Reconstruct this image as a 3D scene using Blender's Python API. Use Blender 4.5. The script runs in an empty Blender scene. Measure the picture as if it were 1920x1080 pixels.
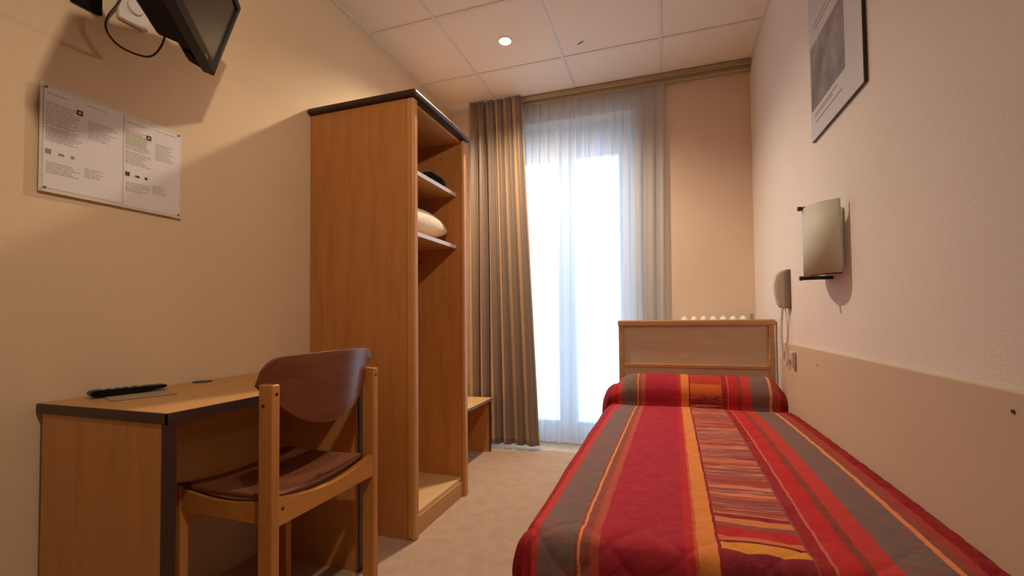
import bpy, bmesh, math, random
from mathutils import Vector, Matrix
random.seed(7)
sc = bpy.context.scene
C = sc.collection
PI = math.pi

# ---------------------------------------------------------------- camera
def setup_camera():
    yaw, pit, rol = [math.radians(a) for a in (18.148, 1.611, -0.596)]
    fw = Vector((-math.sin(yaw)*math.cos(pit), math.cos(yaw)*math.cos(pit), math.sin(pit)))
    r = Vector((math.cos(yaw), math.sin(yaw), 0)); u = r.cross(fw)
    R = math.cos(rol)*r + math.sin(rol)*u; U = -math.sin(rol)*r + math.cos(rol)*u
    cd = bpy.data.cameras.new('camera'); cam = bpy.data.objects.new('camera', cd); C.objects.link(cam)
    B = -fw
    cam.matrix_world = Matrix(((R.x, U.x, B.x, 1.633), (R.y, U.y, B.y, 0.0), (R.z, U.z, B.z, .966), (0, 0, 0, 1)))
    cd.sensor_fit = 'HORIZONTAL'; cd.sensor_width = 36; cd.lens = 834.07/1920*36
    cd.shift_x = -14.2/1920; cd.shift_y = 34.2/1920
    cd.clip_start = .02
    sc.camera = cam
setup_camera()
# ---------------------------------------------------------------- world, lights, exposure
sc.view_settings.view_transform = 'Standard'; sc.view_settings.look = 'None'
sc.view_settings.gamma = 1; sc.view_settings.exposure = 0.52
sc.view_settings.use_curve_mapping = False
W = bpy.data.worlds.new('overcast_sky'); sc.world = W; W.use_nodes = True
bg = W.node_tree.nodes['Background']; bg.inputs[0].default_value = (.58, .80, 1, 1); bg.inputs[1].default_value = 4.6
WARM = (1, .79, .58)
def light(name, kind, loc, energy, color, size, rot=(0, 0, 0), **k):
    l = bpy.data.lights.new(name, kind); o = bpy.data.objects.new(name, l); C.objects.link(o)
    l.energy = energy; l.color = color; o.location = loc; o.rotation_euler = rot
    if kind == 'AREA': l.shape = 'RECTANGLE'; l.size, l.size_y = size
    else: l.shadow_soft_size = size
    for a, b in k.items(): setattr(l, a, b)
    return o
# daylight comes in through this opening only
po = light('window_portal', 'AREA', (.91, 3.60, 1.2), 1, (1, 1, 1), (1.15, 2.3), (-PI/2, 0, 0)); po.data.cycles.is_portal = True
light('spot_beam', 'SPOT', (.744, 2.485, 2.615), 85, WARM, .03, spot_size=math.radians(150), spot_blend=.8)
es = light('entrance_spot_beam', 'SPOT', (1.72, .25, 2.33), 38, WARM, .035, spot_size=math.radians(125), spot_blend=1.0)
es.rotation_euler = (Vector((.1, 1.75, .75)) - Vector((1.72, .25, 2.33))).to_track_quat('-Z', 'Y').to_euler()

# ---------------------------------------------------------------- helpers
def BM(): return bmesh.new()
def box(bm, x0, x1, y0, y1, z0, z1, bev=0, seg=2, M=None):
    r = bmesh.ops.create_cube(bm, size=1)
    vs = r['verts']
    for v in vs:
        v.co = Vector((x0+(v.co.x+.5)*(x1-x0), y0+(v.co.y+.5)*(y1-y0), z0+(v.co.z+.5)*(z1-z0)))
    if bev:
        es = list({e for v in vs for e in v.link_edges})
        rr = bmesh.ops.bevel(bm, geom=es, offset=bev, segments=seg, affect='EDGES', profile=.5)
        vs = list({v for f in rr['faces'] for v in f.verts} | {v for v in vs if v.is_valid})
    if M is not None: bmesh.ops.transform(bm, matrix=M, verts=[v for v in vs if v.is_valid])
    return bm
def grid(bm, f, nu, nv, closed_u=False, uv=None):
    """surface f(i/nu, j/nv)"""
    V = [[bm.verts.new(f(i/nu, j/nv)) for j in range(nv+1)] for i in range(nu if closed_u else nu+1)]
    lay = bm.loops.layers.uv.verify() if uv else None
    for i in range(nu):
        i2 = (i+1) % nu if closed_u else i+1
        for j in range(nv):
            try: fc = bm.faces.new((V[i][j], V[i2][j], V[i2][j+1], V[i][j+1]))
            except ValueError: continue
            fc.smooth = True
            if uv:
                for lp, (a, b) in zip(fc.loops, ((i, j), (i+1, j), (i+1, j+1), (i, j+1))):
                    lp[lay].uv = uv(a/nu, b/nv)
    return V
def thick_grid(bm, f, nu, nv, n, t):
    """sheet with real thickness: f gives the front, moved by n*t for the back"""
    A = grid(bm, f, nu, nv); B = grid(bm, lambda a, b: Vector(f(a, b)) + Vector(n)*t, nu, nv)
    rim = [(i, 0) for i in range(nu)] + [(nu, j) for j in range(nv)] + [(i, nv) for i in range(nu, 0, -1)] + [(0, j) for j in range(nv, 0, -1)]
    for k in range(len(rim)):
        a, b = rim[k], rim[(k+1) % len(rim)]
        bm.faces.new((A[a[0]][a[1]], A[b[0]][b[1]], B[b[0]][b[1]], B[a[0]][a[1]]))
    bmesh.ops.recalc_face_normals(bm, faces=bm.faces)
    return bm
def tube(bm, pts, r, n=10, cap=True):
    pts = [Vector(p) for p in pts]; rings = []
    up = Vector((.13, .21, .97)).normalized()
    for i, p in enumerate(pts):
        d = (pts[min(i+1, len(pts)-1)] - pts[max(i-1, 0)]).normalized()
        a = d.cross(up); a = a.normalized() if a.length > 1e-4 else Vector((1, 0, 0)); b = d.cross(a)
        rr = r[i] if isinstance(r, (list, tuple)) else r
        rings.append([bm.verts.new(p + (a*math.cos(2*PI*k/n) + b*math.sin(2*PI*k/n))*rr) for k in range(n)])
    for i in range(len(rings)-1):
        for k in range(n):
            f = bm.faces.new((rings[i][k], rings[i][(k+1) % n], rings[i+1][(k+1) % n], rings[i+1][k])); f.smooth = True
    if cap:
        bm.faces.new(rings[0][::-1]); bm.faces.new(rings[-1])
    return bm
def smooth_path(P, n=8):
    P = [Vector(p) for p in P]; out = []
    for i in range(len(P)-1):
        p0, p1, p2, p3 = P[max(i-1, 0)], P[i], P[i+1], P[min(i+2, len(P)-1)]
        for k in range(n):
            t = k/n
            out.append(.5*((2*p1)+(-p0+p2)*t+(2*p0-5*p1+4*p2-p3)*t*t+(-p0+3*p1-3*p2+p3)*t**3))
    return out+[P[-1]]
def prism(bm, poly, axis, a, b):
    """extrude a 2D polygon along an axis"""
    def P(u, v, w):
        return {'x': (w, u, v), 'y': (u, w, v), 'z': (u, v, w)}[axis]
    A = [bm.verts.new(P(u, v, a)) for u, v in poly]; B = [bm.verts.new(P(u, v, b)) for u, v in poly]
    n = len(poly)
    bm.faces.new(A); bm.faces.new(B[::-1])
    for i in range(n): bm.faces.new((A[i], B[i], B[(i+1) % n], A[(i+1) % n]))
    bmesh.ops.recalc_face_normals(bm, faces=bm.faces)
    return bm
def cyl(bm, c, r, h, axis='z', n=24, r2=None, bev=0):
    M = {'z': Matrix(), 'x': Matrix.Rotation(PI/2, 4, 'Y'), 'y': Matrix.Rotation(PI/2, 4, 'X')}[axis]
    bmesh.ops.create_cone(bm, cap_ends=True, segments=n, radius1=r, radius2=r if r2 is None else r2, depth=h, matrix=Matrix.Translation(c) @ M)
    return bm
def obj(name, bm, mat, parent=None, smooth=False, local=False):
    bmesh.ops.recalc_face_normals(bm, faces=bm.faces) if not smooth else None
    if parent is not None and not local:
        bmesh.ops.translate(bm, verts=bm.verts, vec=-wloc(parent))
    me = bpy.data.meshes.new(name); bm.to_mesh(me); bm.free()
    me.materials.append(mat)
    if smooth:
        for p in me.polygons: p.use_smooth = True
    o = bpy.data.objects.new(name, me); C.objects.link(o)
    if parent is not None: o.parent = parent
    return o
def wloc(o):
    v = Vector(o.location)
    while o.parent: o = o.parent; v += Vector(o.location)
    return v
def tag(o, label, cat, group=None):
    o['label'] = label; o['category'] = cat
    if group: o['group'] = group
    return o
def thing(name, label, cat, loc=(0, 0, 0), rotz=0, group=None):
    o = bpy.data.objects.new(name, None); o.empty_display_size = .1; C.objects.link(o)
    o.location = loc; o.rotation_euler = (0, 0, rotz)
    return tag(o, label, cat, group)
def struct(name, bm, mat, parent=None, smooth=False):
    o = obj(name, bm, mat, parent, smooth)
    if parent is None: o['kind'] = 'structure'
    return o

# ---------------------------------------------------------------- materials
def mat(name, col=(.8, .8, .8), rough=.6, metal=0, **kw):
    m = bpy.data.materials.new(name); m.use_nodes = True
    b = m.node_tree.nodes['Principled BSDF']
    b.inputs['Base Color'].default_value = (*col, 1); b.inputs['Roughness'].default_value = rough; b.inputs['Metallic'].default_value = metal
    for k, v in kw.items(): b.inputs[k.replace('_', ' ')].default_value = v
    return m
class NT:
    def __init__(s, m): s.t = m.node_tree; s.n = s.t.nodes; s.b = s.n.get('Principled BSDF')
    def new(s, ty, **k):
        x = s.n.new(ty)
        for a, b in k.items(): setattr(x, a, b)
        return x
    def ln(s, a, b): s.t.links.new(a, b)
    def coord(s, kind='Object', scale=(1, 1, 1), rot=(0, 0, 0), loc=(0, 0, 0)):
        tc = s.new('ShaderNodeTexCoord'); mp = s.new('ShaderNodeMapping')
        mp.inputs['Scale'].default_value = scale; mp.inputs['Rotation'].default_value = rot; mp.inputs['Location'].default_value = loc
        s.ln(tc.outputs[kind], mp.inputs[0]); return mp.outputs[0]
    def noise(s, co, scale, detail=3, rough=.5, dist=0):
        x = s.new('ShaderNodeTexNoise'); x.inputs['Scale'].default_value = scale; x.inputs['Detail'].default_value = detail
        x.inputs['Roughness'].default_value = rough; x.inputs['Distortion'].default_value = dist
        s.ln(co, x.inputs['Vector']); return x.outputs['Fac']
    def ramp(s, fac, stops, interp='LINEAR'):
        x = s.new('ShaderNodeValToRGB'); r = x.color_ramp; r.interpolation = interp
        while len(r.elements) > 1: r.elements.remove(r.elements[-1])
        for i, (p, c) in enumerate(stops):
            e = r.elements[0] if i == 0 else r.elements.new(p)
            e.position = p; e.color = (*c, 1)
        s.ln(fac, x.inputs[0]); return x.outputs[0]
    def math(s, op, a, b=None, c=None):
        x = s.new('ShaderNodeMath', operation=op)
        for i, v in enumerate((a, b, c)):
            if v is None: continue
            if isinstance(v, (int, float)): x.inputs[i].default_value = v
            else: s.ln(v, x.inputs[i])
        return x.outputs[0]
    def mix(s, f, a, b, blend='MIX'):
        x = s.new('ShaderNodeMix', data_type='RGBA', blend_type=blend)
        for i, v in ((0, f), (6, a), (7, b)):
            if isinstance(v, (int, float)): x.inputs[i].default_value = v
            elif isinstance(v, tuple): x.inputs[i].default_value = (*v, 1)
            else: s.ln(v, x.inputs[i])
        return x.outputs[2]
    def bump(s, h, strength=.2, dist=.01, chain=None):
        x = s.new('ShaderNodeBump'); x.inputs['Strength'].default_value = strength; x.inputs['Distance'].default_value = dist
        s.ln(h, x.inputs['Height'])
        if chain is not None: s.ln(chain, x.inputs['Normal'])
        s.ln(x.outputs[0], s.b.inputs['Normal']); return x.outputs[0]
    def col(s, c): s.ln(c, s.b.inputs['Base Color'])

def wood(name, c1, c2, axis='z', rough=.42, scale=1.0):
    m = mat(name, c1, rough); t = NT(m)
    st = {'z': (9, 9, .8), 'y': (9, .8, 9), 'x': (.8, 9, 9)}[axis]
    co = t.coord('Object', tuple(a*scale for a in st))
    n1 = t.noise(co, 3.0, 5, .6, .6)
    co2 = t.coord('Object', tuple(a*scale*6 for a in st))
    n2 = t.noise(co2, 6, 3, .6)
    f = t.math('ADD', t.math('MULTIPLY', n1, .7), t.math('MULTIPLY', n2, .3))
    t.col(t.ramp(f, [(.3, c2), (.52, c1), (.7, tuple(min(1, a*1.1) for a in c1))]))
    t.bump(n2, .06, .002)
    m.node_tree.nodes['Principled BSDF'].inputs['Specular IOR Level'].default_value = .35
    return m
def wallmat(name, col, weave=140, strength=.25, blot=.06):
    m = mat(name, col, .75); t = NT(m)
    co = t.coord('Object')
    big = t.noise(co, 2.2, 3, .6)
    t.col(t.mix(big, tuple(a*(1-blot) for a in col), tuple(min(1, a*(1+blot)) for a in col)))
    n = t.noise(t.coord('Object', (1, 1, 2.2)), weave, 2, .6)
    n2 = t.noise(co, 30, 3, .6)
    t.bump(t.math('ADD', n, t.math('MULTIPLY', n2, .6)), strength, .002)
    m.node_tree.nodes['Principled BSDF'].inputs['Specular IOR Level'].default_value = .25
    return m
M = {}
M['wall_left'] = wallmat('woven_wallpaper_cream', (.77, .60, .405))
M['wall_right'] = wallmat('woven_wallpaper_pale', (.83, .75, .69), 120, .5)
M['wall_far'] = wallmat('woven_wallpaper_far', (.80, .63, .50))
M['dado'] = wallmat('painted_dado_board', (.64, .50, .355), 200, .08)
M['ceiling'] = wallmat('ceiling_tile', (.85, .75, .66), 220, .12, .03)
t = NT(M['ceiling'])
M['ceiling_grid'] = mat('ceiling_grid_bar', (.74, .69, .63), .45)
# carpet
m = M['carpet'] = mat('short_pile_carpet', (.42, .30, .2), .95); t = NT(m)
co = t.coord('Object'); f = t.noise(co, 230, 3, .7); g = t.noise(co, 14, 4, .7)
t.col(t.mix(t.math('ADD', t.math('MULTIPLY', f, .65), t.math('MULTIPLY', g, .35)), (.16, .09, .06), (.95, .67, .45)))
t.bump(f, .6, .006)
M['maple'] = wood('honey_wood_vertical', (.55, .235, .065), (.45, .175, .042), 'z')
M['maple_y'] = wood('honey_wood_lengthwise', (.60, .33, .12), (.50, .255, .085), 'y')
M['maple_x'] = wood('honey_wood_crosswise', (.55, .24, .07), (.46, .18, .045), 'x')
M['desk_side'] = wood('desk_wood', (.58, .28, .09), (.49, .22, .062), 'z')
M['solid'] = wood('solid_edge_wood', (.62, .30, .095), (.54, .235, .065), 'z', .35)
M['chair_wood'] = wood('chair_beech', (.56, .25, .065), (.46, .18, .04), 'z', .3)
M['chair_wood_y'] = wood('chair_beech_rail', (.56, .25, .065), (.46, .18, .04), 'y', .3)
M['ply'] = wood('brown_moulded_ply', (.20, .075, .038), (.14, .045, .022), 'y', .28)
m = M['edge'] = mat('dark_edge_banding', (.045, .022, .018), .4)
M['black'] = mat('black_plastic', (.008, .008, .009), .3, Specular_IOR_Level=.12)
M['matt_black'] = mat('matt_black_plastic', (.010, .010, .011), .6, Specular_IOR_Level=.08)
M['screen'] = mat('tv_screen', (.03, .03, .03), .22)
M['silver'] = mat('grey_trim', (.32, .30, .29), .4, .3)
M['metal'] = mat('brushed_metal', (.55, .52, .5), .35, .9)
M['dark_metal'] = mat('dark_bronze_metal', (.07, .05, .04), .4, .7)
M['white'] = mat('white_plastic', (.8, .78, .74), .4)
M['beige'] = mat('beige_plastic', (.62, .52, .45), .45)
M['beige_dark'] = mat('dark_beige_plastic', (.22, .17, .14), .5)
M['enamel'] = mat('white_enamel', (.85, .82, .76), .3)
M['shelf'] = mat('grey_shelf_edge', (.74, .73, .78), .35)
M['paper'] = mat('white_paper', (.78, .75, .76), .7)
M['ink'] = mat('grey_ink', (.30, .26, .28), .7)
M['ink_dark'] = mat('dark_ink', (.06, .06, .075), .7)
M['green_ink'] = mat('pale_green_print', (.62, .66, .50), .7)
M['frame'] = mat('thin_black_frame', (.03, .022, .015), .35)
M['mat_board'] = mat('grey_white_mount', (.62, .61, .62), .5)
m = M['plexi'] = mat('clear_acrylic', (.85, .82, .78), .15); m.node_tree.nodes['Principled BSDF'].inputs['Alpha'].default_value = .35
# lamp shade glass
m = M['shade'] = mat('frosted_glass', (.80, .80, .66), .6); m.node_tree.nodes['Principled BSDF'].inputs['Transmission Weight'].default_value = .25
m = M['bulb'] = mat('lit_halogen', (1, 1, 1)); b = m.node_tree.nodes['Principled BSDF']
b.inputs['Emission Color'].default_value = (1, .82, .55, 1); b.inputs['Emission Strength'].default_value = 60
# pillow cotton
m = M['cotton'] = mat('cream_cotton', (.82, .74, .60), .85); t = NT(m); t.bump(t.noise(t.coord(), 40, 4, .6), .3, .01)
# window frame
M['pvc'] = mat('white_window_frame', (.80, .82, .84), .35)
m = M['pane'] = bpy.data.materials.new('window_pane_glass'); m.use_nodes = True; t = NT(m)
t.n.remove(t.b); tr = t.new('ShaderNodeBsdfTransparent'); gl = t.new('ShaderNodeBsdfGlossy'); gl.inputs['Roughness'].default_value = .02
mx = t.new('ShaderNodeMixShader'); mx.inputs[0].default_value = .06
t.ln(tr.outputs[0], mx.inputs[1]); t.ln(gl.outputs[0], mx.inputs[2]); t.ln(mx.outputs[0], t.n['Material Output'].inputs[0])
# sheer
m = M['sheer'] = bpy.data.materials.new('white_voile'); m.use_nodes = True; t = NT(m); t.n.remove(t.b)
tr = t.new('ShaderNodeBsdfTransparent'); tl = t.new('ShaderNodeBsdfTranslucent'); df = t.new('ShaderNodeBsdfDiffuse')
tl.inputs[0].default_value = (.36, .42, .50, 1); df.inputs[0].default_value = (.95, .95, .96, 1)
m1 = t.new('ShaderNodeMixShader'); m1.inputs[0].default_value = .45; t.ln(tl.outputs[0], m1.inputs[1]); t.ln(df.outputs[0], m1.inputs[2])
m2 = t.new('ShaderNodeMixShader'); t.ln(tr.outputs[0], m2.inputs[1]); t.ln(m1.outputs[0], m2.inputs[2])
th = t.noise(t.coord('UV', (60, 1.2, 1)), 1.0, 3, .6)
fac = t.math('ADD', t.math('MULTIPLY', th, .28), .70); t.ln(fac, m2.inputs[0])
t.ln(m2.outputs[0], t.n['Material Output'].inputs[0])
# brown drape with woven stripes
m = M['drape'] = mat('striped_satin_drape', (.2, .13, .08), .45); t = NT(m)
sep = t.new('ShaderNodeSeparateXYZ'); t.ln(t.coord('UV'), sep.inputs[0])
u = sep.outputs[0]
fr = t.math('FRACT', t.math('ADD', t.math('MULTIPLY', u, 6.0), .15))
c = t.ramp(fr, [(0, (.46, .30, .16)), (.38, (.48, .32, .18)), (.44, (.20, .14, .10)), (.90, (.17, .12, .09)), (.97, (.40, .27, .15))])
t.col(c); t.bump(t.noise(t.coord('UV', (200, 300, 1)), 1, 2), .1, .002)
t.b.inputs['Sheen Weight'].default_value = .2

# bedspread
m = M['quilt'] = mat('striped_quilt', (.5, .05, .05), .9); t = NT(m)
t.b.inputs['Specular IOR Level'].default_value = .12
uvc = t.coord('UV')
sep = t.new('ShaderNodeSeparateXYZ'); t.ln(uvc, sep.inputs[0]); U_, V_ = sep.outputs[0], sep.outputs[1]
# small weave jitter of the stripe edges
jit = t.math('MULTIPLY', t.math('SUBTRACT', t.noise(t.coord('UV', (1, 1, 1)), 22, 4, .7), .5), .010)
uu = t.math('ADD', U_, jit)
DR, RD, CR, MG, GB, OR, OL, BR, PK, LR = (.30, .018, .028), (.55, .030, .030), (.42, .026, .050), (.36, .02, .05), (.20, .145, .13), (.78, .28, .07), (.85, .33, .13), (.30, .09, .06), (.62, .16, .12), (.58, .055, .045)
ST = [(-.60, DR), (-.03, (.40, .02, .03)), (.006, LR), (.027, GB), (.104, BR), (.109, OL), (.117, BR), (.138, (.50, .10, .06)), (.152, CR), (.318, RD), (.335, (.62, .13, .05)), (.343, OR), (.375, DR), (.383, BR), (.542, (.34, .022, .03)), (.563, PK), (.571, RD), (.614, (.26, .06, .045)), (.633, LR), (.674, GB), (.758, OL), (.769, BR), (.787, (.42, .06, .045)), (.805, (.28, .014, .02)), (.90, DR)]
LO, HI = -.60, .95
base = t.ramp(t.math('DIVIDE', t.math('SUBTRACT', uu, LO), HI-LO), [((a-LO)/(HI-LO), c) for a, c in ST], 'CONSTANT')
# rung pattern between u .383 and .542
wob = t.math('MULTIPLY', t.math('SUBTRACT', t.noise(t.coord('UV', (1, 1, 1)), 7, 3, .5), .5), .010)
vv = t.math('ADD', V_, wob)
OY, PKB, MR, RO, BP = (.78, .33, .05), (.60, .17, .10), (.24, .025, .035), (.36, .07, .05), (.30, .095, .085)
RUNG = [(.50, MR), (.66, RO), (.70, MR), (.925, OY), (.967, (.18, .02, .02)), (.972, (.70, .19, .08)), (.99, RD), (1.035, BP), (1.055, (.72, .24, .08)), (1.085, MR), (1.105, PKB), (1.115, RO), (1.15, BP), (1.19, RO), (1.215, (.68, .2, .08)), (1.232, BP), (1.27, (.72, .22, .09)), (1.295, RO), (1.36, BP), (1.43, RO), (1.49, PKB), (1.515, MR), (1.54, BP), (1.63, PKB), (1.655, RO), (1.76, BP), (1.88, PKB), (1.91, RO), (2.1, BP), (2.20, PKB), (2.23, RO), (2.44, MR)]
RL, RH = .5, 2.9
rung = t.ramp(t.math('DIVIDE', t.math('SUBTRACT', vv, RL), RH-RL), [((a-RL)/(RH-RL), c) for a, c in RUNG], 'CONSTANT')
# thin wavy cross lines within the rungs
ln_ = t.noise(t.coord('UV', (2.5, 50, 1)), 1.0, 3, .6, .35)
lm = t.ramp(ln_, [(.51, (0, 0, 0)), (.55, (.9, .9, .9)), (.59, (0, 0, 0))])
lmd = t.math('MULTIPLY', lm, t.math('GREATER_THAN', V_, 1.09))
rung = t.mix(lmd, rung, (.82, .33, .20))
# bolster block: an orange patch
ob = t.math('MULTIPLY', t.math('GREATER_THAN', vv, 2.515), t.math('LESS_THAN', vv, 2.575))
rung = t.mix(ob, rung, (.66, .16, .03))
ob2 = t.math('MULTIPLY', t.math('GREATER_THAN', vv, 2.575), t.math('LESS_THAN', vv, 2.75))
rung = t.mix(ob2, rung, (.50, .05, .03))
inr = t.math('MULTIPLY', t.math('GREATER_THAN', uu, .387), t.math('LESS_THAN', uu, .540))
c = t.mix(inr, base, rung)
# leaf-like damask mottling of the crimson band, and fibre speckle
md = t.noise(t.coord('UV', (1, 1, 1)), 17, 4, .6, 1.4)
c = t.mix(t.math('MULTIPLY', t.ramp(md, [(.42, (0, 0, 0)), (.62, (1, 1, 1))]), .20), c, (.58, .09, .09))
sp = t.noise(t.coord('UV', (1, 1, 1)), 260, 2, .7)
c = t.mix(t.math('MULTIPLY', sp, .14), c, (.10, .03, .03), 'MIX')
t.col(c)
w1 = t.noise(t.coord('UV', (1, 1, 1)), 20, 4, .65, .6)
t.bump(t.math('ADD', t.math('MULTIPLY', w1, 1.0), t.math('MULTIPLY', sp, .08)), .45, .014)

# ================================================================ THE ROOM
XR, YB, H, YF = 2.195, 3.25, 2.645, -1.3
WX0, WX1, WZ = .38, 1.44, 2.46            # window opening
struct('floor', box(BM(), -.1, XR+.1, YF-.1, YB+.45, -.1, 0), M['carpet'])
struct('ceiling', box(BM(), -.1, XR+.1, YF-.1, YB+.1, H, H+.1), M['ceiling'])
struct('wall_left', box(BM(), -.12, 0, YF-.1, YB+.4, 0, H), M['wall_left'])
struct('wall_right', box(BM(), XR, XR+.12, YF-.1, YB+.4, 0, H), M['wall_right'])
struct('wall_front', box(BM(), 0, XR, YF-.1, YF, 0, H), M['wall_far'])
bm = BM()
box(bm, 0, WX0, YB, YB+.32, 0, H); box(bm, WX1, XR, YB, YB+.32, 0, H); box(bm, WX0, WX1, YB, YB+.32, WZ, H)
struct('wall_back', bm, M['wall_far'])
# painted dado board, proud of the right wall
bm = BM(); box(bm, XR-.011, XR-.0002, YF, 2.56, 0, .836, .003)
struct('trim_1', bm, M['dado'])
# a second slim skirting at the foot of the left wall
# ceiling T-bars on a 60 cm grid
bm = BM(); zb = H-.004
for gx in (.435, 1.035, 1.635):
    box(bm, gx-.009, gx+.009, YF, YB, zb, H+.001)
for k in range(-5, 2):
    y = 2.17+.6*k
    if YF < y < YB: box(bm, 0, XR, y-.009, y+.009, zb-.0004, H+.001)
box(bm, 0, .016, YF, YB, zb-.004, H+.001); box(bm, XR-.012, XR, YF, YB, zb-.002, H+.001); box(bm, 0, XR, YB-.012, YB, zb-.002, H+.001)
struct('trim_2', bm, M['ceiling_grid'])
# small tear in a ceiling tile
bm = BM(); tube(bm, smooth_path([(1.150, 2.667, H-.0015), (1.170, 2.655, H-.002), (1.196, 2.643, H-.0015)], 4), [.001, .003, .004, .004, .0045, .004, .003, .002, .001], 6)
tag(obj('ceiling_mark', bm, M['beige_dark']), 'small dark scuff on the ceiling tile right of the lit spotlight', 'mark')

# French window in the recess
wy = 3.44
win = bpy.data.objects.new('window_1', None); C.objects.link(win); win.location = ((WX0+WX1)/2, wy, 0); win['kind'] = 'structure'
bm = BM()
box(bm, WX0, WX0+.055, wy-.035, wy+.035, 0, WZ, .004); box(bm, WX1-.055, WX1, wy-.035, wy+.035, 0, WZ, .004)
box(bm, WX0+.055, WX1-.055, wy-.035, wy+.035, 2.27, WZ, .004); box(bm, WX0+.055, WX1-.055, wy-.035, wy+.035, 0, .05, .004)
obj('window_frame', bm, M['pvc'], win)
for a, b in ((WX0+.055, .908), (.912, WX1-.055)):
    bm = BM(); y0, y1 = wy-.045, wy+.015; s = .068
    box(bm, a, a+s, y0, y1, .05, 2.27, .006); box(bm, b-s, b, y0, y1, .05, 2.27, .006)
    box(bm, a+s, b-s, y0, y1, 2.27-s, 2.27, .006); box(bm, a+s, b-s, y0, y1, .05, .17, .006)
    sa = obj('window_sash', bm, M['pvc'], win)
    obj('window_pane', box(BM(), a+s-.005, b-s+.005, wy-.012, wy-.004, .165, 2.207), M['pane'], sa)
bm = BM(); box(bm, .900, .920, wy-.060, wy-.045, 1.0, 1.12, .004); tube(bm, [(.91, wy-.06, 1.06), (.91, wy-.09, 1.06), (.91, wy-.09, .96)], .008)
obj('window_handle', bm, M['white'], win)

# ================================================================ BED
BX0, BX1, BY0, BY1, BZ = 1.34, 2.180, .93, 2.675, .505
bed = thing('single_bed', 'low single bed with wooden panelled headboard standing against the right wall', 'bed', ((BX0+BX1)/2, (BY0+BY1)/2, 0))
HY0, HY1 = 2.675, 2.710; hx0, hx1 = 1.368, 2.184
bm = BM()
box(bm, hx0, hx0+.030, HY0, HY1, 0, .945, .006); box(bm, hx1-.030, hx1, HY0, HY1, 0, .945, .006)
box(bm, hx0-.004, hx1+.004, HY0-.006, HY1+.004, .915, .950, .008)
box(bm, hx0+.03, hx1-.03, HY0, HY1, .678, .700, .004)
hb = obj('headboard', bm, wood('headboard_wood', (.50, .28, .13), (.42, .225, .095), 'x', .4), bed)
pm = wood('headboard_panel_wood', (.56, .45, .31), (.50, .40, .27), 'x', .5)
bm = BM(); box(bm, hx0+.028, hx1-.028, HY0+.012, HY1-.008, .698, .917)
o = obj('headboard_panel', bm, pm, hb); o['label'] = 'pale grained upper infill panel'
bm = BM(); box(bm, hx0+.028, hx1-.028, HY0+.006, HY1-.008, .35, .680)
o = obj('headboard_panel', bm, pm, hb); o['label'] = 'pale lower infill panel above the bolster'
bm = BM(); box(bm, BX0+.04, BX1-.02, BY0+.07, HY0, .18, .30, .006); obj('bed_base', bm, M['maple_y'], bed)
for lx in (BX0+.09, BX1-.07):
    for ly in (BY0+.14, HY0-.12):
        bm = BM(); cyl(bm, (lx, ly, .09), .022, .18, 'z', 16, .028); obj('leg', bm, M['solid'], bed)
bm = BM(); box(bm, BX0+.035, BX1-.012, BY0+.05, HY0-.002, .30, BZ-.03, .03, 3); obj('mattress', bm, M['cotton'], bed)
# bolster beneath the cover
bm = BM()
def bol(u, v):
    a = 2*PI*u; x = BX0+.10+(BX1-BX0-.17)*v
    k = min(1, math.sqrt(max(0, 1-abs(2*v-1)**14))+.02)
    return Vector((x, 2.560+.080*k*math.cos(a), .560+.070*k*math.sin(a)))
grid(bm, bol, 24, 30, closed_u=True); obj('bolster', bm, M['cotton'], bed, True)


# quilted cover: (s, t) -> surface
prof = [(.93, BZ+.012), (1.4, BZ+.018), (1.9, BZ+.020), (2.25, BZ+.016), (2.38, BZ+.008), (2.43, BZ-.004), (2.452, BZ+.010), (2.440, BZ+.045), (2.442, BZ+.085), (2.468, BZ+.125), (2.51, BZ+.148), (2.56, BZ+.152), (2.61, BZ+.142), (2.655, BZ+.118), (2.672, BZ+.09)]
pp = [Vector((0, a, b)) for a, b in prof]
pl = smooth_path(pp, 6); cum = [0]
for i in range(1, len(pl)): cum.append(cum[-1]+(pl[i]-pl[i-1]).length)
LT = cum[-1]
def prof_at(t):
    t = max(0, min(LT, t))
    for i in range(1, len(pl)):
        if cum[i] >= t:
            k = (t-cum[i-1])/max(1e-9, cum[i]-cum[i-1]); p = pl[i-1].lerp(pl[i], k); return p.y, p.z
    return pl[-1].y, pl[-1].z
SD, TD = .36, .40                 # drop at the left side and at the foot
WT = BX1+.010-BX0                 # top width to the wall
r0 = .042; CX0, CY0 = .030, .016
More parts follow.
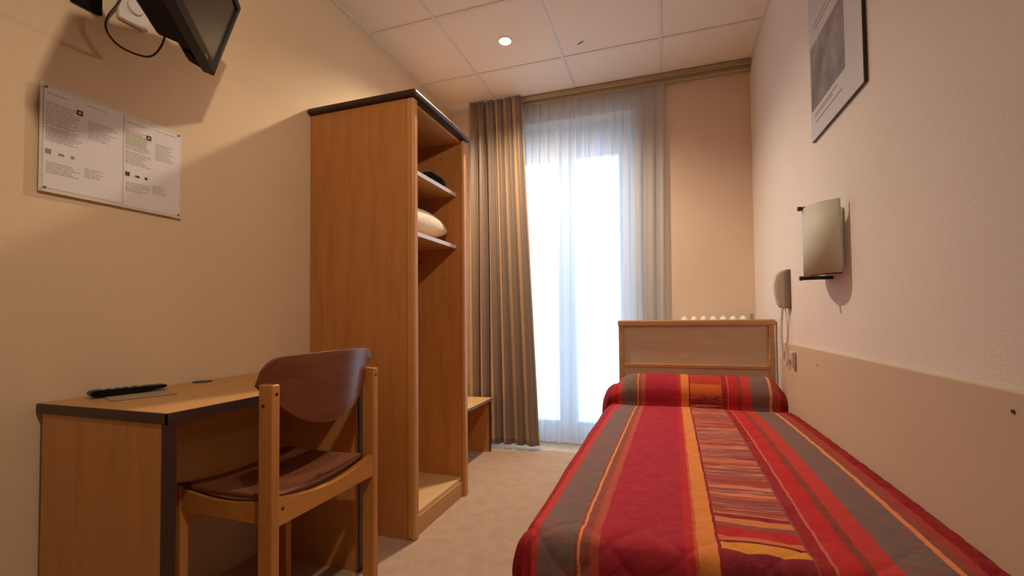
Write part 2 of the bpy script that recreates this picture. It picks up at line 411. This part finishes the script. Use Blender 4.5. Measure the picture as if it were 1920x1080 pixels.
def cover(u, v):
    s = -SD + (SD+WT)*u; t = -TD + (TD+LT)*v
    sc_, tc_ = max(s, 0), max(t, 0)
    y, z = prof_at(tc_); x = BX0 + CX0 + sc_*(WT-CX0)/WT; y += CY0*max(0, 1-tc_/.5)
    onb = max(0, min(1, (y-2.42)/.06))
    # ends of the bolster round over
    if onb > 0:
        eL = max(0, 1-(sc_)/.10); eR = max(0, 1-(WT-sc_)/.085)
        k = 1-.42*eL**2.0-.62*eR**2.0
        z = (BZ+.005) + (z-BZ-.005)*k
    ds, dt = max(-s, 0), max(-t, 0)
    d = math.hypot(ds, dt)
    # quilting puffs
    a = (s+t+.03)*PI/.150; b = (s-t-.03)*PI/.150
    puff = min(abs(math.sin(a)), abs(math.sin(b)))**.40
    q_ = max(0, min(1, (.11-t)/.12)); q_ = q_*q_*(3-2*q_); e_l = max(0, min(1, (s+.01)/.06)) if t > .03 else 1
    amp = (.0026+.0065*q_)*(1-onb)*(.25+.75*e_l)
    nx = Vector((0, 0, 1))
    if d > 0:
        ang = min(PI/2, d/r0); onx = 0
        out = r0*math.sin(ang); dn = r0*(1-math.cos(ang)) + max(0, d-r0*PI/2)
        q = Vector((-ds/d, -dt/d, 0))
        fl = max(0, d-r0*.8)
        corner = (ds*dt)/(d*d)*2
        th = math.atan2(dt, ds)
        wav = .012*min(1, fl/.1)*(math.sin((s*17 if dt > ds else t*15)+1.1)) + .055*corner*min(1, fl/.22)*(.55+.45*math.cos(th*12+.7))
        side = q*(out + fl*(.04 if ds > dt else .03) + wav)
        P = Vector((x, y, z)) + side - Vector((0, 0, dn*(1-.06*corner)))
        nx = (q*math.sin(ang)+Vector((0, 0, 1))*math.cos(ang))
        if onb > 0: P.x -= .020*onb*min(1, d/.10)
    else:
        P = Vector((x, y, z))
    P = P + nx*amp*(puff-.5)
    P.z += .003*math.sin(s*9+t*3)*(1-onb)*min(1, tc_/.1)*min(1, sc_/.1)
    P.x = min(P.x, XR-.013)
    P.z = max(P.z, .06)
    return P
def cuv(u, v):
    s = -SD + (SD+WT)*u; t = -TD + (TD+LT)*v
    s = CX0 + s*((WT-CX0)/WT if s > 0 else 1)
    return (s - .022*max(0, min(t, 1.6))*(1-max(0, min(1, s/.85))), .93+t)
bm = BM(); grid(bm, cover, 250, 420, uv=cuv)
cv = obj('bedspread', bm, M['quilt'], None, True)
md = cv.modifiers.new('thick', 'SOLIDIFY'); md.thickness = .006; md.offset = -1
tag(cv, 'red, grey and orange striped quilted bedspread drawn over the bed and its bolster', 'bedspread')

# ================================================================ WARDROBE
X1, Y0, Y1, ZT = .578, 1.722, 2.278, 1.968
wd = thing('open_wardrobe', 'tall open fronted wooden wardrobe with dark edged top against the left wall', 'wardrobe', (X1/2, (Y0+Y1)/2, 0))
def board(name, x0, x1, y0, y1, z0, z1, m, par=None, bev=.002, label=None):
    o = obj(name, box(BM(), x0, x1, y0, y1, z0, z1, bev), m, par or wd)
    if label: o['label'] = label
    return o
board('side_panel', .004, X1-.040, Y0+.004, Y0+.026, 0, ZT, M['maple'])
board('side_panel', .004, X1-.022, Y1-.030, Y1-.008, 0, ZT, M['maple'])
bm = BM(); box(bm, X1-.040, X1, Y0, Y0+.040, 0, ZT, .010, 4); board_ = obj('stile', bm, M['solid'], wd)
bm = BM(); box(bm, X1-.022, X1, Y1-.040, Y1, 0, ZT, .008, 4); obj('stile', bm, M['solid'], wd)
board('back_panel', .004, .012, Y0+.026, Y1-.030, .02, ZT, M['maple'])
bm = BM(); box(bm, .002, X1+.022, Y0-.022, Y1+.022, ZT+.001, ZT+.025, .009, 4)
top = obj('top_board', bm, M['edge'], wd); top['label'] = 'dark rounded top board'
board('top_liner', .012, X1-.022, Y0+.026, Y1-.030, ZT-.014, ZT-.0005, M['maple_y'])
fb = board('bottom_board', .012, X1-.024, Y0+.026, Y1-.030, .083, .101, wood('pale_board_wood', (.74, .50, .24), (.66, .43, .19), 'y', .4))
board('plinth', X1-.036, X1-.016, Y0+.040, Y1-.038, 0, .082, M['maple_y'])
for z in (1.672, 1.380):
    s_ = board('shelf', .012, .525, Y0+.027, Y1-.031, z-.018, z, M['maple_y'])
    board('shelf_edging', .525, .529, Y0+.027, Y1-.031, z-.019, z+.001, M['shelf'], s_, .001)
bm = BM(); tube(bm, [(.30, Y0+.027, 1.30), (.30, Y1-.031, 1.30)], .012, 12); obj('clothes_rail', bm, M['metal'], wd)
for z in (1.88, 1.20, .62):
    bm = BM(); cyl(bm, (.44, Y1-.0312, z), .006, .003, 'y', 12); obj('peg_hole', bm, M['beige_dark'], wd)
bm = BM(); cyl(bm, (.547, Y0+.045, 1.09), .010, .012, 'y', 12); obj('door_stop', bm, M['metal'], wd)
# pillow
bm = BM()
def pil(u, v):
    a = 2*PI*u; w = 2*v-1
    cs = math.copysign(abs(math.cos(a))**.55, math.cos(a)); sn = math.sin(a)
    k = (1-abs(w)**6)**.5 if abs(w) < 1 else 0
    th = .088*(1-abs(w)**2.2)**.6 if abs(w) < 1 else 0
    x = .30 + .205*cs*(.82+.18*k); y = 1.998 + .226*w
    edge = abs(math.sin(a))**.8
    z = 1.3835 + .070 + math.copysign(1, sn)*th*edge*(1.05 if sn > 0 else .78) + .004*math.sin(17*y+9*x)*edge
    return Vector((x, y, max(1.3815, z)))
grid(bm, pil, 48, 44, closed_u=True)
tag(obj('pillow', bm, M['cotton'], None, True), 'cream pillow lying on the lower shelf of the wardrobe', 'pillow')
# dark folded thing on the upper shelf
bm = BM()
def rum(u, v):
    a = 2*PI*u; w = 2*v-1
    k = math.sqrt(max(0, 1-abs(w)**3))
    return Vector((.470+.050*k*math.cos(a)*(1+.25*math.sin(5*a+3*w)), 2.08+.085*w+.01*math.sin(3*a), 1.690+.001+max(-.0155, .040*k*math.sin(a)*(1+.3*math.sin(9*w+2*a)))))
grid(bm, rum, 28, 22, closed_u=True)
tag(obj('folded_cloth', bm, M['matt_black'], None, True), 'small crumpled black item on the upper shelf of the wardrobe', 'cloth')

# ================================================================ LUGGAGE BENCH
lx1, ly0, ly1, lz = .41, 2.325, 3.070, .388
lb = thing('luggage_bench', 'low open wooden luggage bench between the wardrobe and the brown curtain', 'bench', (lx1/2, (ly0+ly1)/2, 0))
board('bench_top', .004, lx1, ly0, ly1, lz-.018, lz, wood('bench_top_wood', (.70, .47, .20), (.62, .40, .16), 'y', .4), lb)
e = board('edge_band', lx1+.0002, lx1+.003, ly0, ly1, lz-.019, lz-.001, M['beige_dark'], lb, 0)
board('side_panel', .004, lx1-.012, ly1-.040, ly1-.012, 0, lz-.018, M['maple'], lb)
board('edge_band', lx1-.0118, lx1-.008, ly1-.044, ly1-.012, 0, lz-.018, M['edge'], lb, 0)
board('side_panel', .004, lx1-.012, ly0+.012, ly0+.030, 0, lz-.018, M['maple'], lb)
board('back_panel', .004, .014, ly0+.030, ly1-.030, .02, lz-.018, M['maple_y'], lb)

# ================================================================ DESK
dx1, dy0, dy1, dz = .506, .745, 1.480, .750
dk = thing('desk', 'small wooden desk with dark edge banding against the left wall', 'desk', (dx1/2, (dy0+dy1)/2, 0))
dt = board('desk_top', .006, dx1-.004, dy0+.004, dy1-.002, dz-.026, dz, M['maple_y'], dk, .001)
bm = BM(); box(bm, .005, dx1, dy0, dy0+.0038, dz-.026, dz-.0008); box(bm, dx1-.0038, dx1, dy0, dy1, dz-.026, dz-.0008)
o = obj('edge_band', bm, M['edge'], dt); o['label'] = 'dark brown edge band'
sp_ = board('side_panel', .022, dx1-.020, dy0+.004, dy0+.026, 0, dz-.0265, M['desk_side'], dk)
board('edge_band', dx1-.0198, dx1-.002, dy0+.003, dy0+.027, 0, dz-.0265, M['edge'], sp_, .001)
sp_ = board('side_panel', .012, dx1-.012, dy1-.028, dy1-.006, 0, dz-.0265, M['desk_side'], dk)
board('edge_band', dx1-.0118, dx1-.006, dy1-.029, dy1-.005, 0, dz-.0265, M['edge'], sp_, .001)
board('modesty_panel', .050, .066, dy0+.026, dy1-.028, .33, dz-.0265, M['maple_y'], dk)
bm = BM(); cyl(bm, (.040, 1.175, dz+.001), .030, .003, 'z', 28); obj('cable_grommet', bm, M['black'], dk)

# remote control and paper on the desk
bm = BM(); Rm = Matrix.Translation((.112, .925, dz+.0018)) @ Matrix.Rotation(math.radians(-22), 4, 'Z')
box(bm, -.105, .105, -.075, .075, -.0006, .0006, 0, 2, Rm)
tag(obj('leaflet', bm, mat('tan_leaflet', (.42, .33, .22), .6)), 'flat tan leaflet lying on the desk under the remote control', 'leaflet')
rm = thing('remote_control', 'black remote control lying on the leaflet on the desk', 'remote control', (.085, .915, dz+.0026), math.radians(-16))
bm = BM()
prism(bm, [(-.088, .006), (-.080, .001), (-.030, 0), (.030, .001), (.085, .008), (.092, .014), (.088, .018), (-.078, .020), (-.088, .016)], 'x', -.022, .022)
for v in bm.verts: v.co = Vector((v.co.x, v.co.y, v.co.z))
bmesh.ops.bevel(bm, geom=bm.edges[:], offset=.002, segments=2, affect='EDGES')
obj('remote_body', bm, M['black'], rm, local=True)
for k in range(5):
    for j in (-1, 0, 1):
        bm = BM(); box(bm, j*.012-.004, j*.012+.004, -.06+k*.02-.005, -.06+k*.02+.005, .0185, .0215, .001)
        obj('button', bm, M['silver'], rm, local=True)

# ================================================================ CHAIR
ch = thing('desk_chair', 'wooden chair with curved brown backrest tucked under the desk', 'chair', (.48, 1.12, 0))
cx0, cx1, cy0, cy1 = .255, .662, .900, 1.345
pw, pd = .025, .048
for (xa, xb, ya, zt, nm) in ((cx1-pd, cx1, cy0, .800, 'post'), (cx1-pd, cx1, cy1-pw, .800, 'post')):
    bm = BM(); box(bm, xa, xb, ya, ya+pw, 0, zt, .004, 3); obj('rear_leg', bm, M['chair_wood'], ch)
for ya in (cy0+.022, cy1-pw-.022):
    bm = BM(); box(bm, cx0, cx0+.046, ya, ya+pw, 0, .494, .004, 3); obj('front_leg', bm, M['chair_wood'], ch)
# side rails
for ya, d in ((cy0+.024, .0), (cy1-.046, .0)):
    bm = BM(); n = 14
    top_ = [(cx0+.046+(cx1-pd-cx0-.046)*k/n, .488-.018*math.sin(PI*k/n)) for k in range(n+1)]
    prism(bm, top_+[(cx1-pd, .425), (cx0+.046, .425)], 'y', ya, ya+.021)
    obj('side_rail', bm, M['chair_wood_y'], ch)
# rear rail with dipped top edge
bm = BM(); n = 20
top_ = [(cy0+pw+(cy1-cy0-2*pw)*k/n, .500-.028*math.sin(PI*k/n)) for k in range(n+1)]
prism(bm, top_+[(cy1-pw, .428), (cy0+pw, .428)], 'x', cx1-.024, cx1-.002)
obj('rear_rail', bm, M['chair_wood_y'], ch)
bm = BM(); box(bm, cx0+.012, cx0+.032, cy0+.047, cy1-.047, .415, .475, .003); obj('front_rail', bm, M['chair_wood_y'], ch)
# dished seat
def seat(u, v):
    x = cx0-.012+(cx1-pd+.018-cx0)*u; y = cy0+.030+(cy1-cy0-.060)*v
    w = 2*v-1
    z = .500 - .020*(1-w*w) + .008*math.sin(PI*u*.9)*-1
    if u < .14: z -= .030*((.14-u)/.14)**2
    return Vector((x, y, z+.006))
bm = BM(); thick_grid(bm, seat, 26, 26, (0, 0, -1), .014)
so = obj('seat', bm, M['ply'], ch); [setattr(p, 'use_smooth', True) for p in so.data.polygons]
so['label'] = 'dark brown glossy dished seat'
# curved backrest
def back(u, v):
    w = 2*u-1; y = (cy0+cy1)/2 + .006 + .226*w
    zt = .876 - .010*w*w - .030*max(0, (abs(w)-.80)/.20)**2.5
    zb = .660 + .135*abs(w)**2.3
    z = zb+(zt-zb)*v
    x = .604 + .052*(1-w*w) + .020*(v-.4)
    return Vector((x, y, z))
bm = BM(); thick_grid(bm, back, 36, 14, (1, 0, 0), .012)
bo = obj('backrest', bm, M['ply'], ch); [setattr(p, 'use_smooth', True) for p in bo.data.polygons]
md = bo.modifiers.new('b', 'BEVEL'); md.width = .004; md.segments = 3; md.limit_method = 'ANGLE'; md.angle_limit = .7
for (x, y, z, ax) in ((cx1, cy0+.013, .775, 'x'), (cx1, cy1-.012, .775, 'x'), (cx1-.002, cy0+.036, .470, 'x'), (cx1-.030, cy0, .745, 'y')):
    bm = BM(); cyl(bm, (x, y, z), .0045, .003, ax, 14); obj('screw', bm, M['edge'], ch)

# ================================================================ TELEVISION
tv = thing('television', 'small black flat screen television mounted high above the desk', 'television', (0, 0, 0))
yw, tl = math.radians(40), math.radians(17)
e_ = Vector((-math.sin(yw), math.cos(yw), 0)); n0 = Vector((math.cos(yw), math.sin(yw), 0))
up = n0*math.sin(tl)+Vector((0, 0, 1))*math.cos(tl); nn = e_.cross(up)*1.0
nn = (n0*math.cos(tl)-Vector((0, 0, 1))*math.sin(tl))
F = Vector((.215, 1.075, 1.786)); TW, TH = .64, .262
# local frame: X along the width toward the far corner, Y backwards, Z up the screen
tv.matrix_world = Matrix(((e_.x, -nn.x, up.x, F.x-e_.x*TW/2), (e_.y, -nn.y, up.y, F.y-e_.y*TW/2), (e_.z, -nn.z, up.z, F.z), (0, 0, 0, 1)))
bm = BM()
bz = .020
for b_ in ((-TW/2, TW/2, 0, .034, 0, bz+.010), (-TW/2, TW/2, 0, .034, TH-bz, TH), (-TW/2, -TW/2+bz, 0, .034, bz, TH-bz), (TW/2-bz, TW/2, 0, .034, bz, TH-bz)):
    box(bm, *b_, .002)
obj('bezel', bm, M['black'], tv, local=True)
obj('screen', box(BM(), -TW/2+bz-.001, TW/2-bz+.001, .006, .030, bz+.008, TH-bz+.001), M['screen'], tv, local=True)
bm = BM(); box(bm, TW/2, TW/2+.0025, .001, .020, .004, TH); o = obj('side_trim', bm, M['silver'], tv, local=True); o['label'] = 'grey strip on the edge of the bezel'
bm = BM()
A = [(-TW/2+.006, .034, .006), (TW/2-.006, .034, .006), (TW/2-.006, .034, TH-.006), (-TW/2+.006, .034, TH-.006)]
B2 = [(-TW/2+.03, .070, .004), (TW/2-.030, .066, .004), (TW/2-.045, .066, TH-.03), (-TW/2+.03, .070, TH-.03)]
va = [bm.verts.new(p) for p in A]; vb = [bm.verts.new(p) for p in B2]
bm.faces.new(va); bm.faces.new(vb[::-1])
for k in range(4): bm.faces.new((va[k], vb[k], vb[(k+1) % 4], va[(k+1) % 4]))
box(bm, -.20, TW/2-.12, .058, .125, .004, .20, .010)
obj('back_cover', bm, M['matt_black'], tv, local=True)
obj('badge', box(BM(), TW/2-.11, TW/2-.092, -.0012, 0, .010, .013), M['metal'], tv, local=True)
bm = BM(); box(bm, TW/2-.10, TW/2-.06, .040, .062, -.0008, .010); obj('port_cover', bm, M['matt_black'], tv, local=True)


# wall bracket
br = thing('wall_bracket', 'black wall bracket arm holding up the television', 'bracket', (0, .84, 1.95))
bm = BM(); box(bm, 0.0005, .014, .80, .875, 1.905, 2.08, .004); obj('wall_plate', bm, M['matt_black'], br)
TC = F - e_*TW/2 + up*.13 - nn*.130
bm = BM(); tube(bm, [(.012, .84, 2.0), (.10, .80, 2.0), (TC.x-.02, TC.y-.01, TC.z+.02)], .016, 12); obj('arm', bm, M['matt_black'], br)
bm = BM(); cyl(bm, (.045, .83, 2.0), .024, .07, 'z'); obj('joint', bm, M['matt_black'], br)
# cable
P = [(.020, .935, 2.06), (.020, .915, 1.98), (.020, .885, 1.91), (.022, .880, 1.865), (.025, .905, 1.835), (.035, .945, 1.826), (.05, .985, 1.835), (.085, .995, 1.868), (.12, .985, 1.91), (.155, .955, 1.945), (.20, .93, 1.965)]
bm = BM(); tube(bm, smooth_path(P, 8), .0032, 8)
tag(obj('television_cable', bm, M['edge'], None, True), 'thin dark cable hanging in a loop behind the television', 'cable')
sk = thing('wall_socket', 'white wall socket half hidden behind the television', 'socket', (0, .955, 1.985))
bm = BM(); box(bm, .0005, .018, .915, 1.000, 1.930, 2.04, .005); obj('socket_plate', bm, M['white'], sk)
bm = BM(); cyl(bm, (.022, .955, 1.985), .022, .012, 'x'); obj('plug', bm, M['white'], sk)

# ================================================================ WALL NOTICE
nt = thing('wall_notice', 'clear acrylic panel of printed notices on the left wall below the television', 'notice', (0, .925, 1.485))
ny0, ny1, nz0, nz1 = .737, 1.115, 1.331, 1.636
bm = BM(); box(bm, .007, .011, ny0, ny1, nz0, nz1, .001); o = obj('backing_panel', bm, mat('pale_backing', (.70, .64, .56), .5), nt)
sheets = ((ny0+.008, ny0+.195, 'dark'), (ny0+.200, ny1-.008, 'x'))
rs = random.Random(3)
for si, (a, b, _) in enumerate(sheets):
    dzs = -.0 if si == 0 else -.004
    sh = obj('printed_sheet', box(BM(), .0112, .0118, a, b, nz0+.012+dzs, nz1-.010+dzs), M['paper'], nt)
    def lines(y0, y1, z0, z1, st, th=.0011):
        bm = BM(); z = z1
        while z > z0:
            yy = y0; e = y0+(y1-y0)*rs.uniform(.6, 1)
            while yy < e:
                w = rs.uniform(.006, .018); box(bm, .0119, .0121, yy, min(e, yy+w), z-th, z); yy += w+.0022
            z -= st
        obj('printed_text', bm, M['ink'], sh)
    W_ = b-a; m_ = a+W_*.50
    lines(a+.006, m_-.020, nz1-.030, nz1-.026, .004, .0018); lines(m_+.004, b-.01, nz1-.026, nz1-.022, .004, .0018)
    lines(a+.004, m_-.006, nz1-.115, nz1-.052, .0060, .0017); lines(a+.004, m_-.004, nz1-.162, nz1-.122, .0060, .0017)
    lines(m_+.006, b-.012, nz1-.125, nz1-.068, .0064, .0017)
    lines(a+.006, m_-.008, nz1-.250, nz1-.220, .0055, .0017); lines(m_-.002, m_+.045, nz1-.240, nz1-.212, .0060, .0017)
    bm = BM(); zz = nz1-.062+dzs; yy = m_-.022
    box(bm, .0119, .0122, yy, yy+.015, zz, zz+.016)
    o = obj('printed_emblem', bm, M['ink_dark'], sh)
    bm = BM(); cyl(bm, (.0123, yy+.0075, zz+.008), .003, .0004, 'x', 5); obj('emblem_star', bm, M['paper'], o)
    bm = BM(); z0 = nz1-.196+dzs
    box(bm, .0119, .0121, a+.004, a+.017, z0-.002, z0+.012); box(bm, .0119, .0121, a+.032, a+.045, z0, z0+.007); box(bm, .0119, .0121, a+.060, a+.068, z0, z0+.009)
    obj('pictogram', bm, M['ink_dark'] if si else M['ink'], sh)
bm = BM(); box(bm, .0119, .01195, ny0+.203, ny0+.265, nz1-.100, nz1-.060); obj('green_print', bm, M['green_ink'], nt)
for y in (ny0+.012, ny1-.012):
    for z in (nz0+.012, nz1-.012):
        bm = BM(); cyl(bm, (.008, y, z), .0032, .014, 'x', 12); obj('screw', bm, M['beige_dark'], nt)

# ================================================================ PICTURE on the right wall
pc = thing('framed_picture', 'thin black framed picture with pale mount high on the right wall', 'picture', (XR, 1.73, 1.95))
py0, py1, pz0, pz1 = 1.500, 1.975, 1.633, 2.30
bm = BM(); ft = .0025
box(bm, XR-.010, XR-.0006, py0, py1, pz0, pz1, .0008)
obj('picture_frame', bm, M['frame'], pc)
mb = obj('mount', box(BM(), XR-.0112, XR-.0101, py0+.0006, py1-.0004, pz0+.0010, pz1-.0006), M['mat_board'], pc)
m = mat('grey_photo_print', (.3, .28, .28), .5); t = NT(m)
co = t.coord('Object', (1, 1, 1)); f = t.noise(co, 7, 5, .6, .8); sep = t.new('ShaderNodeSeparateXYZ'); t.ln(co, sep.inputs[0])
t.col(t.ramp(t.math('ADD', f, t.math('MULTIPLY', sep.outputs[2], .7)), [(.30, (.16, .14, .15)), (.5, (.26, .23, .24)), (.62, (.36, .33, .345)), (.8, (.44, .41, .43))]))
obj('photo_print', box(BM(), XR-.0117, XR-.0113, 1.630, 1.960, 1.745, 1.990), m, pc)
for rows in (((1.722, 1.70, 1.93), (1.712, 1.74, 1.93), (1.690, 1.66, 1.92)), ((2.035, 1.72, 1.90), (2.055, 1.66, 1.92))):
    bm = BM()
    for z, a, b in rows:
        y = a
        while y < b: w = rs.uniform(.008, .022); box(bm, XR-.0117, XR-.0113, y, min(b, y+w), z, z+.005); y += w+.003
    obj('caption_text', bm, M['ink'], pc)

# ================================================================ WALL LAMP
wl = thing('wall_lamp', 'unlit frosted glass wall lamp with metal bars on the right wall above the bed', 'lamp', (XR, 1.80, 1.22))
lyc, lz0, lz1 = 1.795, 1.105, 1.345
bm = BM(); box(bm, XR-.022, XR-.0006, lyc-.085, lyc+.085, lz0+.02, lz1-.02, .006); obj('back_plate', bm, M['white'], wl)
def shd(u, v):
    a = PI*(u-.5)*.94
    return Vector((XR-.012-.078*math.cos(a), lyc+.118*math.sin(a), lz0+(lz1-lz0)*v))
bm = BM(); grid(bm, shd, 30, 2); o = obj('lamp_shade', bm, M['shade'], wl, True)
md = o.modifiers.new('s', 'SOLIDIFY'); md.thickness = .005; md.offset = 0
for z in (lz0-.006, lz1+.003):
    bm = BM()
    tube(bm, [(XR-.004, lyc+.02, z), (XR-.100, lyc+.02, z)], .0065, 10)
    cyl(bm, (XR-.101, lyc+.02, z), .008, .010, 'x', 16)
    obj('metal_bar', bm, M['dark_metal'], wl)
bm = BM(); n = 22; pts = [(XR-.012-.078*math.cos(PI*(k/n-.5)*.94), lyc+.118*math.sin(PI*(k/n-.5)*.94), lz0-.002) for k in range(n+1)]
tube(bm, pts, .003, 6); obj('rim', bm, M['dark_metal'], wl)

# ================================================================ PHONE
ph = thing('wall_telephone', 'beige grey telephone handset hanging on the right wall beside the headboard', 'telephone', (XR, 2.42, 1.09))
bm = BM()
prism(bm, [(XR-.0006, 1.005), (XR-.030, 1.000), (XR-.048, 1.02), (XR-.060, 1.07), (XR-.062, 1.12), (XR-.052, 1.165), (XR-.034, 1.185), (XR-.0006, 1.185)], 'y', 2.395, 2.450)
bmesh.ops.bevel(bm, geom=[e for e in bm.edges], offset=.006, segments=3, affect='EDGES')
obj('handset', bm, M['beige'], ph)
bm = BM(); box(bm, XR-.018, XR-.0008, 2.378, 2.3945, 1.000, 1.186, .004); obj('cradle', bm, M['beige_dark'], ph)
bm = BM(); pts = []
for k in range(221):
    u_ = k/220; a = 2*PI*u_*34
    pts.append((XR-.030+.006*math.cos(a), 2.420+.03*math.sin(u_*PI)+.006*math.sin(a), 1.000-.235*u_))
tube(bm, pts, .0022, 6); obj('coiled_cord', bm, M['white'], ph)
bm = BM(); tube(bm, smooth_path([(XR-.020, 2.405, 1.0), (XR-.018, 2.385, .92), (XR-.018, 2.40, .84), (XR-.024, 2.43, .77), (XR-.024, 2.40, .73), (XR-.020, 2.38, .77), (XR-.024, 2.41, .82)], 8), .0028, 8)
obj('line_cord', bm, M['beige'], ph)
so_ = thing('cord_socket', 'small beige phone socket on the dado board beside the headboard', 'socket', (XR, 2.30, .775))
bm = BM(); box(bm, XR-.030, XR-.0115, 2.275, 2.318, .735, .805, .005); obj('socket_box', bm, M['beige'], so_)
bm = BM(); box(bm, XR-.033, XR-.030, 2.287, 2.306, .745, .770, .002); obj('switch_key', bm, M['beige_dark'], so_)
bm = BM(); cyl(bm, (XR-.0115, .970, .802), .0035, .003, 'x', 12)
tag(obj('screw_hole', bm, M['edge']), 'small dark screw hole in the dado board at the right edge', 'screw hole')
bm = BM(); cyl(bm, (XR-.0115, 1.985, .775), .003, .003, 'x', 12)
tag(obj('screw_hole', bm, M['beige_dark']), 'faint screw hole in the dado board near the phone socket', 'screw hole')

# ================================================================ RADIATOR behind the headboard
rd = thing('radiator', 'white column radiator on the back wall behind the headboard', 'radiator', (1.94, 3.13, 0))
for k in range(7):
    x = 1.752+.058*k; bm = BM()
    for yy in (3.075, 3.165):
        tube(bm, smooth_path([(x, yy, .13), (x, yy, .5), (x, yy, .90)], 3), .017, 12)
    for z in (.13, .92):
        cc = BM(); 
        bmesh.ops.create_uvsphere(cc, u_segments=16, v_segments=10, radius=1)
        for v in cc.verts: v.co = Vector((x+v.co.x*.0265, 3.12+v.co.y*.066, z+v.co.z*.052))
        me_ = bpy.data.meshes.new('t'); cc.to_mesh(me_); cc.free(); bm.from_mesh(me_); bpy.data.meshes.remove(me_)
    obj('column', bm, M['enamel'], rd, True)
for x in (1.752, 2.10):
    bm = BM(); box(bm, x-.015, x+.015, 3.10, 3.14, 0, .13, .004); obj('foot', bm, M['enamel'], rd)
bm = BM(); tube(bm, [(2.10, 3.12, .93), (2.150, 3.12, .95)], .010, 10); cyl(bm, (2.150, 3.12, .965), .014, .035, 'z', 16); obj('valve', bm, M['metal'], rd)

# ================================================================ CURTAINS
tk = thing('curtain_track', 'beige double curtain track along the top of the window wall', 'curtain track', (1.2, 3.2, H-.03))
bm = BM(); box(bm, .19, XR-.004, 3.166, 3.180, H-.036, H-.0045, .003); obj('rail', bm, mat('track_beige', (.40, .31, .2), .4), tk)
bm = BM(); box(bm, .19, XR-.004, 3.206, 3.236, H-.050, H-.0045, .003); obj('rail', bm, mat('track_beige_pale', (.50, .41, .29), .4), tk)
def fold_curtain(name, x0t, x1t, x0b, x1b, y, z0, z1, amp, nf, mt, seed, nu, pleat, label, cat, parent=None, tape=None):
    rr = random.Random(seed); ph_ = [rr.uniform(0, 6.3) for _ in range(6)]
    def f(u, v):
        k = v**1.0
        x = (x0b+(x1b-x0b)*u)*(1-k)+(x0t+(x1t-x0t)*u)*k
        uu = u + .012*math.sin(7*u*PI+ph_[0])+.012*math.sin(v*3+ph_[1]+4*u)*(1-v)
        w = math.sin(2*PI*nf*uu+ph_[2]+.5*math.sin(v*2.2+ph_[5]))
        w = math.copysign(abs(w)**.8, w)
        w2 = .35*math.sin(2*PI*nf*2.1*uu+ph_[3]+1.5*(1-v))
        a = amp*(1+.35*math.sin(5*u+ph_[4]))*(1-.55*max(0, (v-.86)/.14))
        if v > .93 and pleat: w += .5*math.sin(2*PI*nf*3*u)*(v-.93)/.07
        x += .35*amp*math.cos(2*PI*nf*uu+ph_[2])*.8
        return Vector((x, y + a*(w+w2), z0+(z1-z0)*v))
    bm = BM(); grid(bm, f, nu, 60, uv=lambda a, b: (a, b))
    o = obj(name, bm, mt, None, True)
    tag(o, label, cat); return o
dr = fold_curtain('window_curtain', .212, .640, .212, .745, 3.128, .040, H-.008, .024, 6, M['drape'], 4, 220, True,
    'heavy gold and brown striped curtain drawn to the left of the window', 'curtain')
md = dr.modifiers.new('s', 'SOLIDIFY'); md.thickness = .003
sh = fold_curtain('sheer_curtain', .54, 1.655, .52, 1.640, 3.222, .055, H-.052, .009, 15, M['sheer'], 9, 420, False,
    'white sheer curtain hanging across the window', 'curtain')

# ================================================================ CEILING SPOT
sp = thing('ceiling_spotlight', 'lit round recessed spotlight in a ceiling tile near the window', 'spotlight', (.744, 2.485, H))
bm = BM(); 
def ring(u, v):
    a = 2*PI*u; b = 2*PI*v
    return Vector((.744+(.038+.006*math.cos(b))*math.cos(a), 2.485+(.038+.006*math.cos(b))*math.sin(a), H-.002+.004*math.sin(b)))
grid(bm, ring, 32, 8, closed_u=True); obj('trim_ring', bm, M['enamel'], sp, True)
bm = BM(); cyl(bm, (.744, 2.485, H-.004), .026, .006, 'z', 24, .02); obj('bulb', bm, M['bulb'], sp)
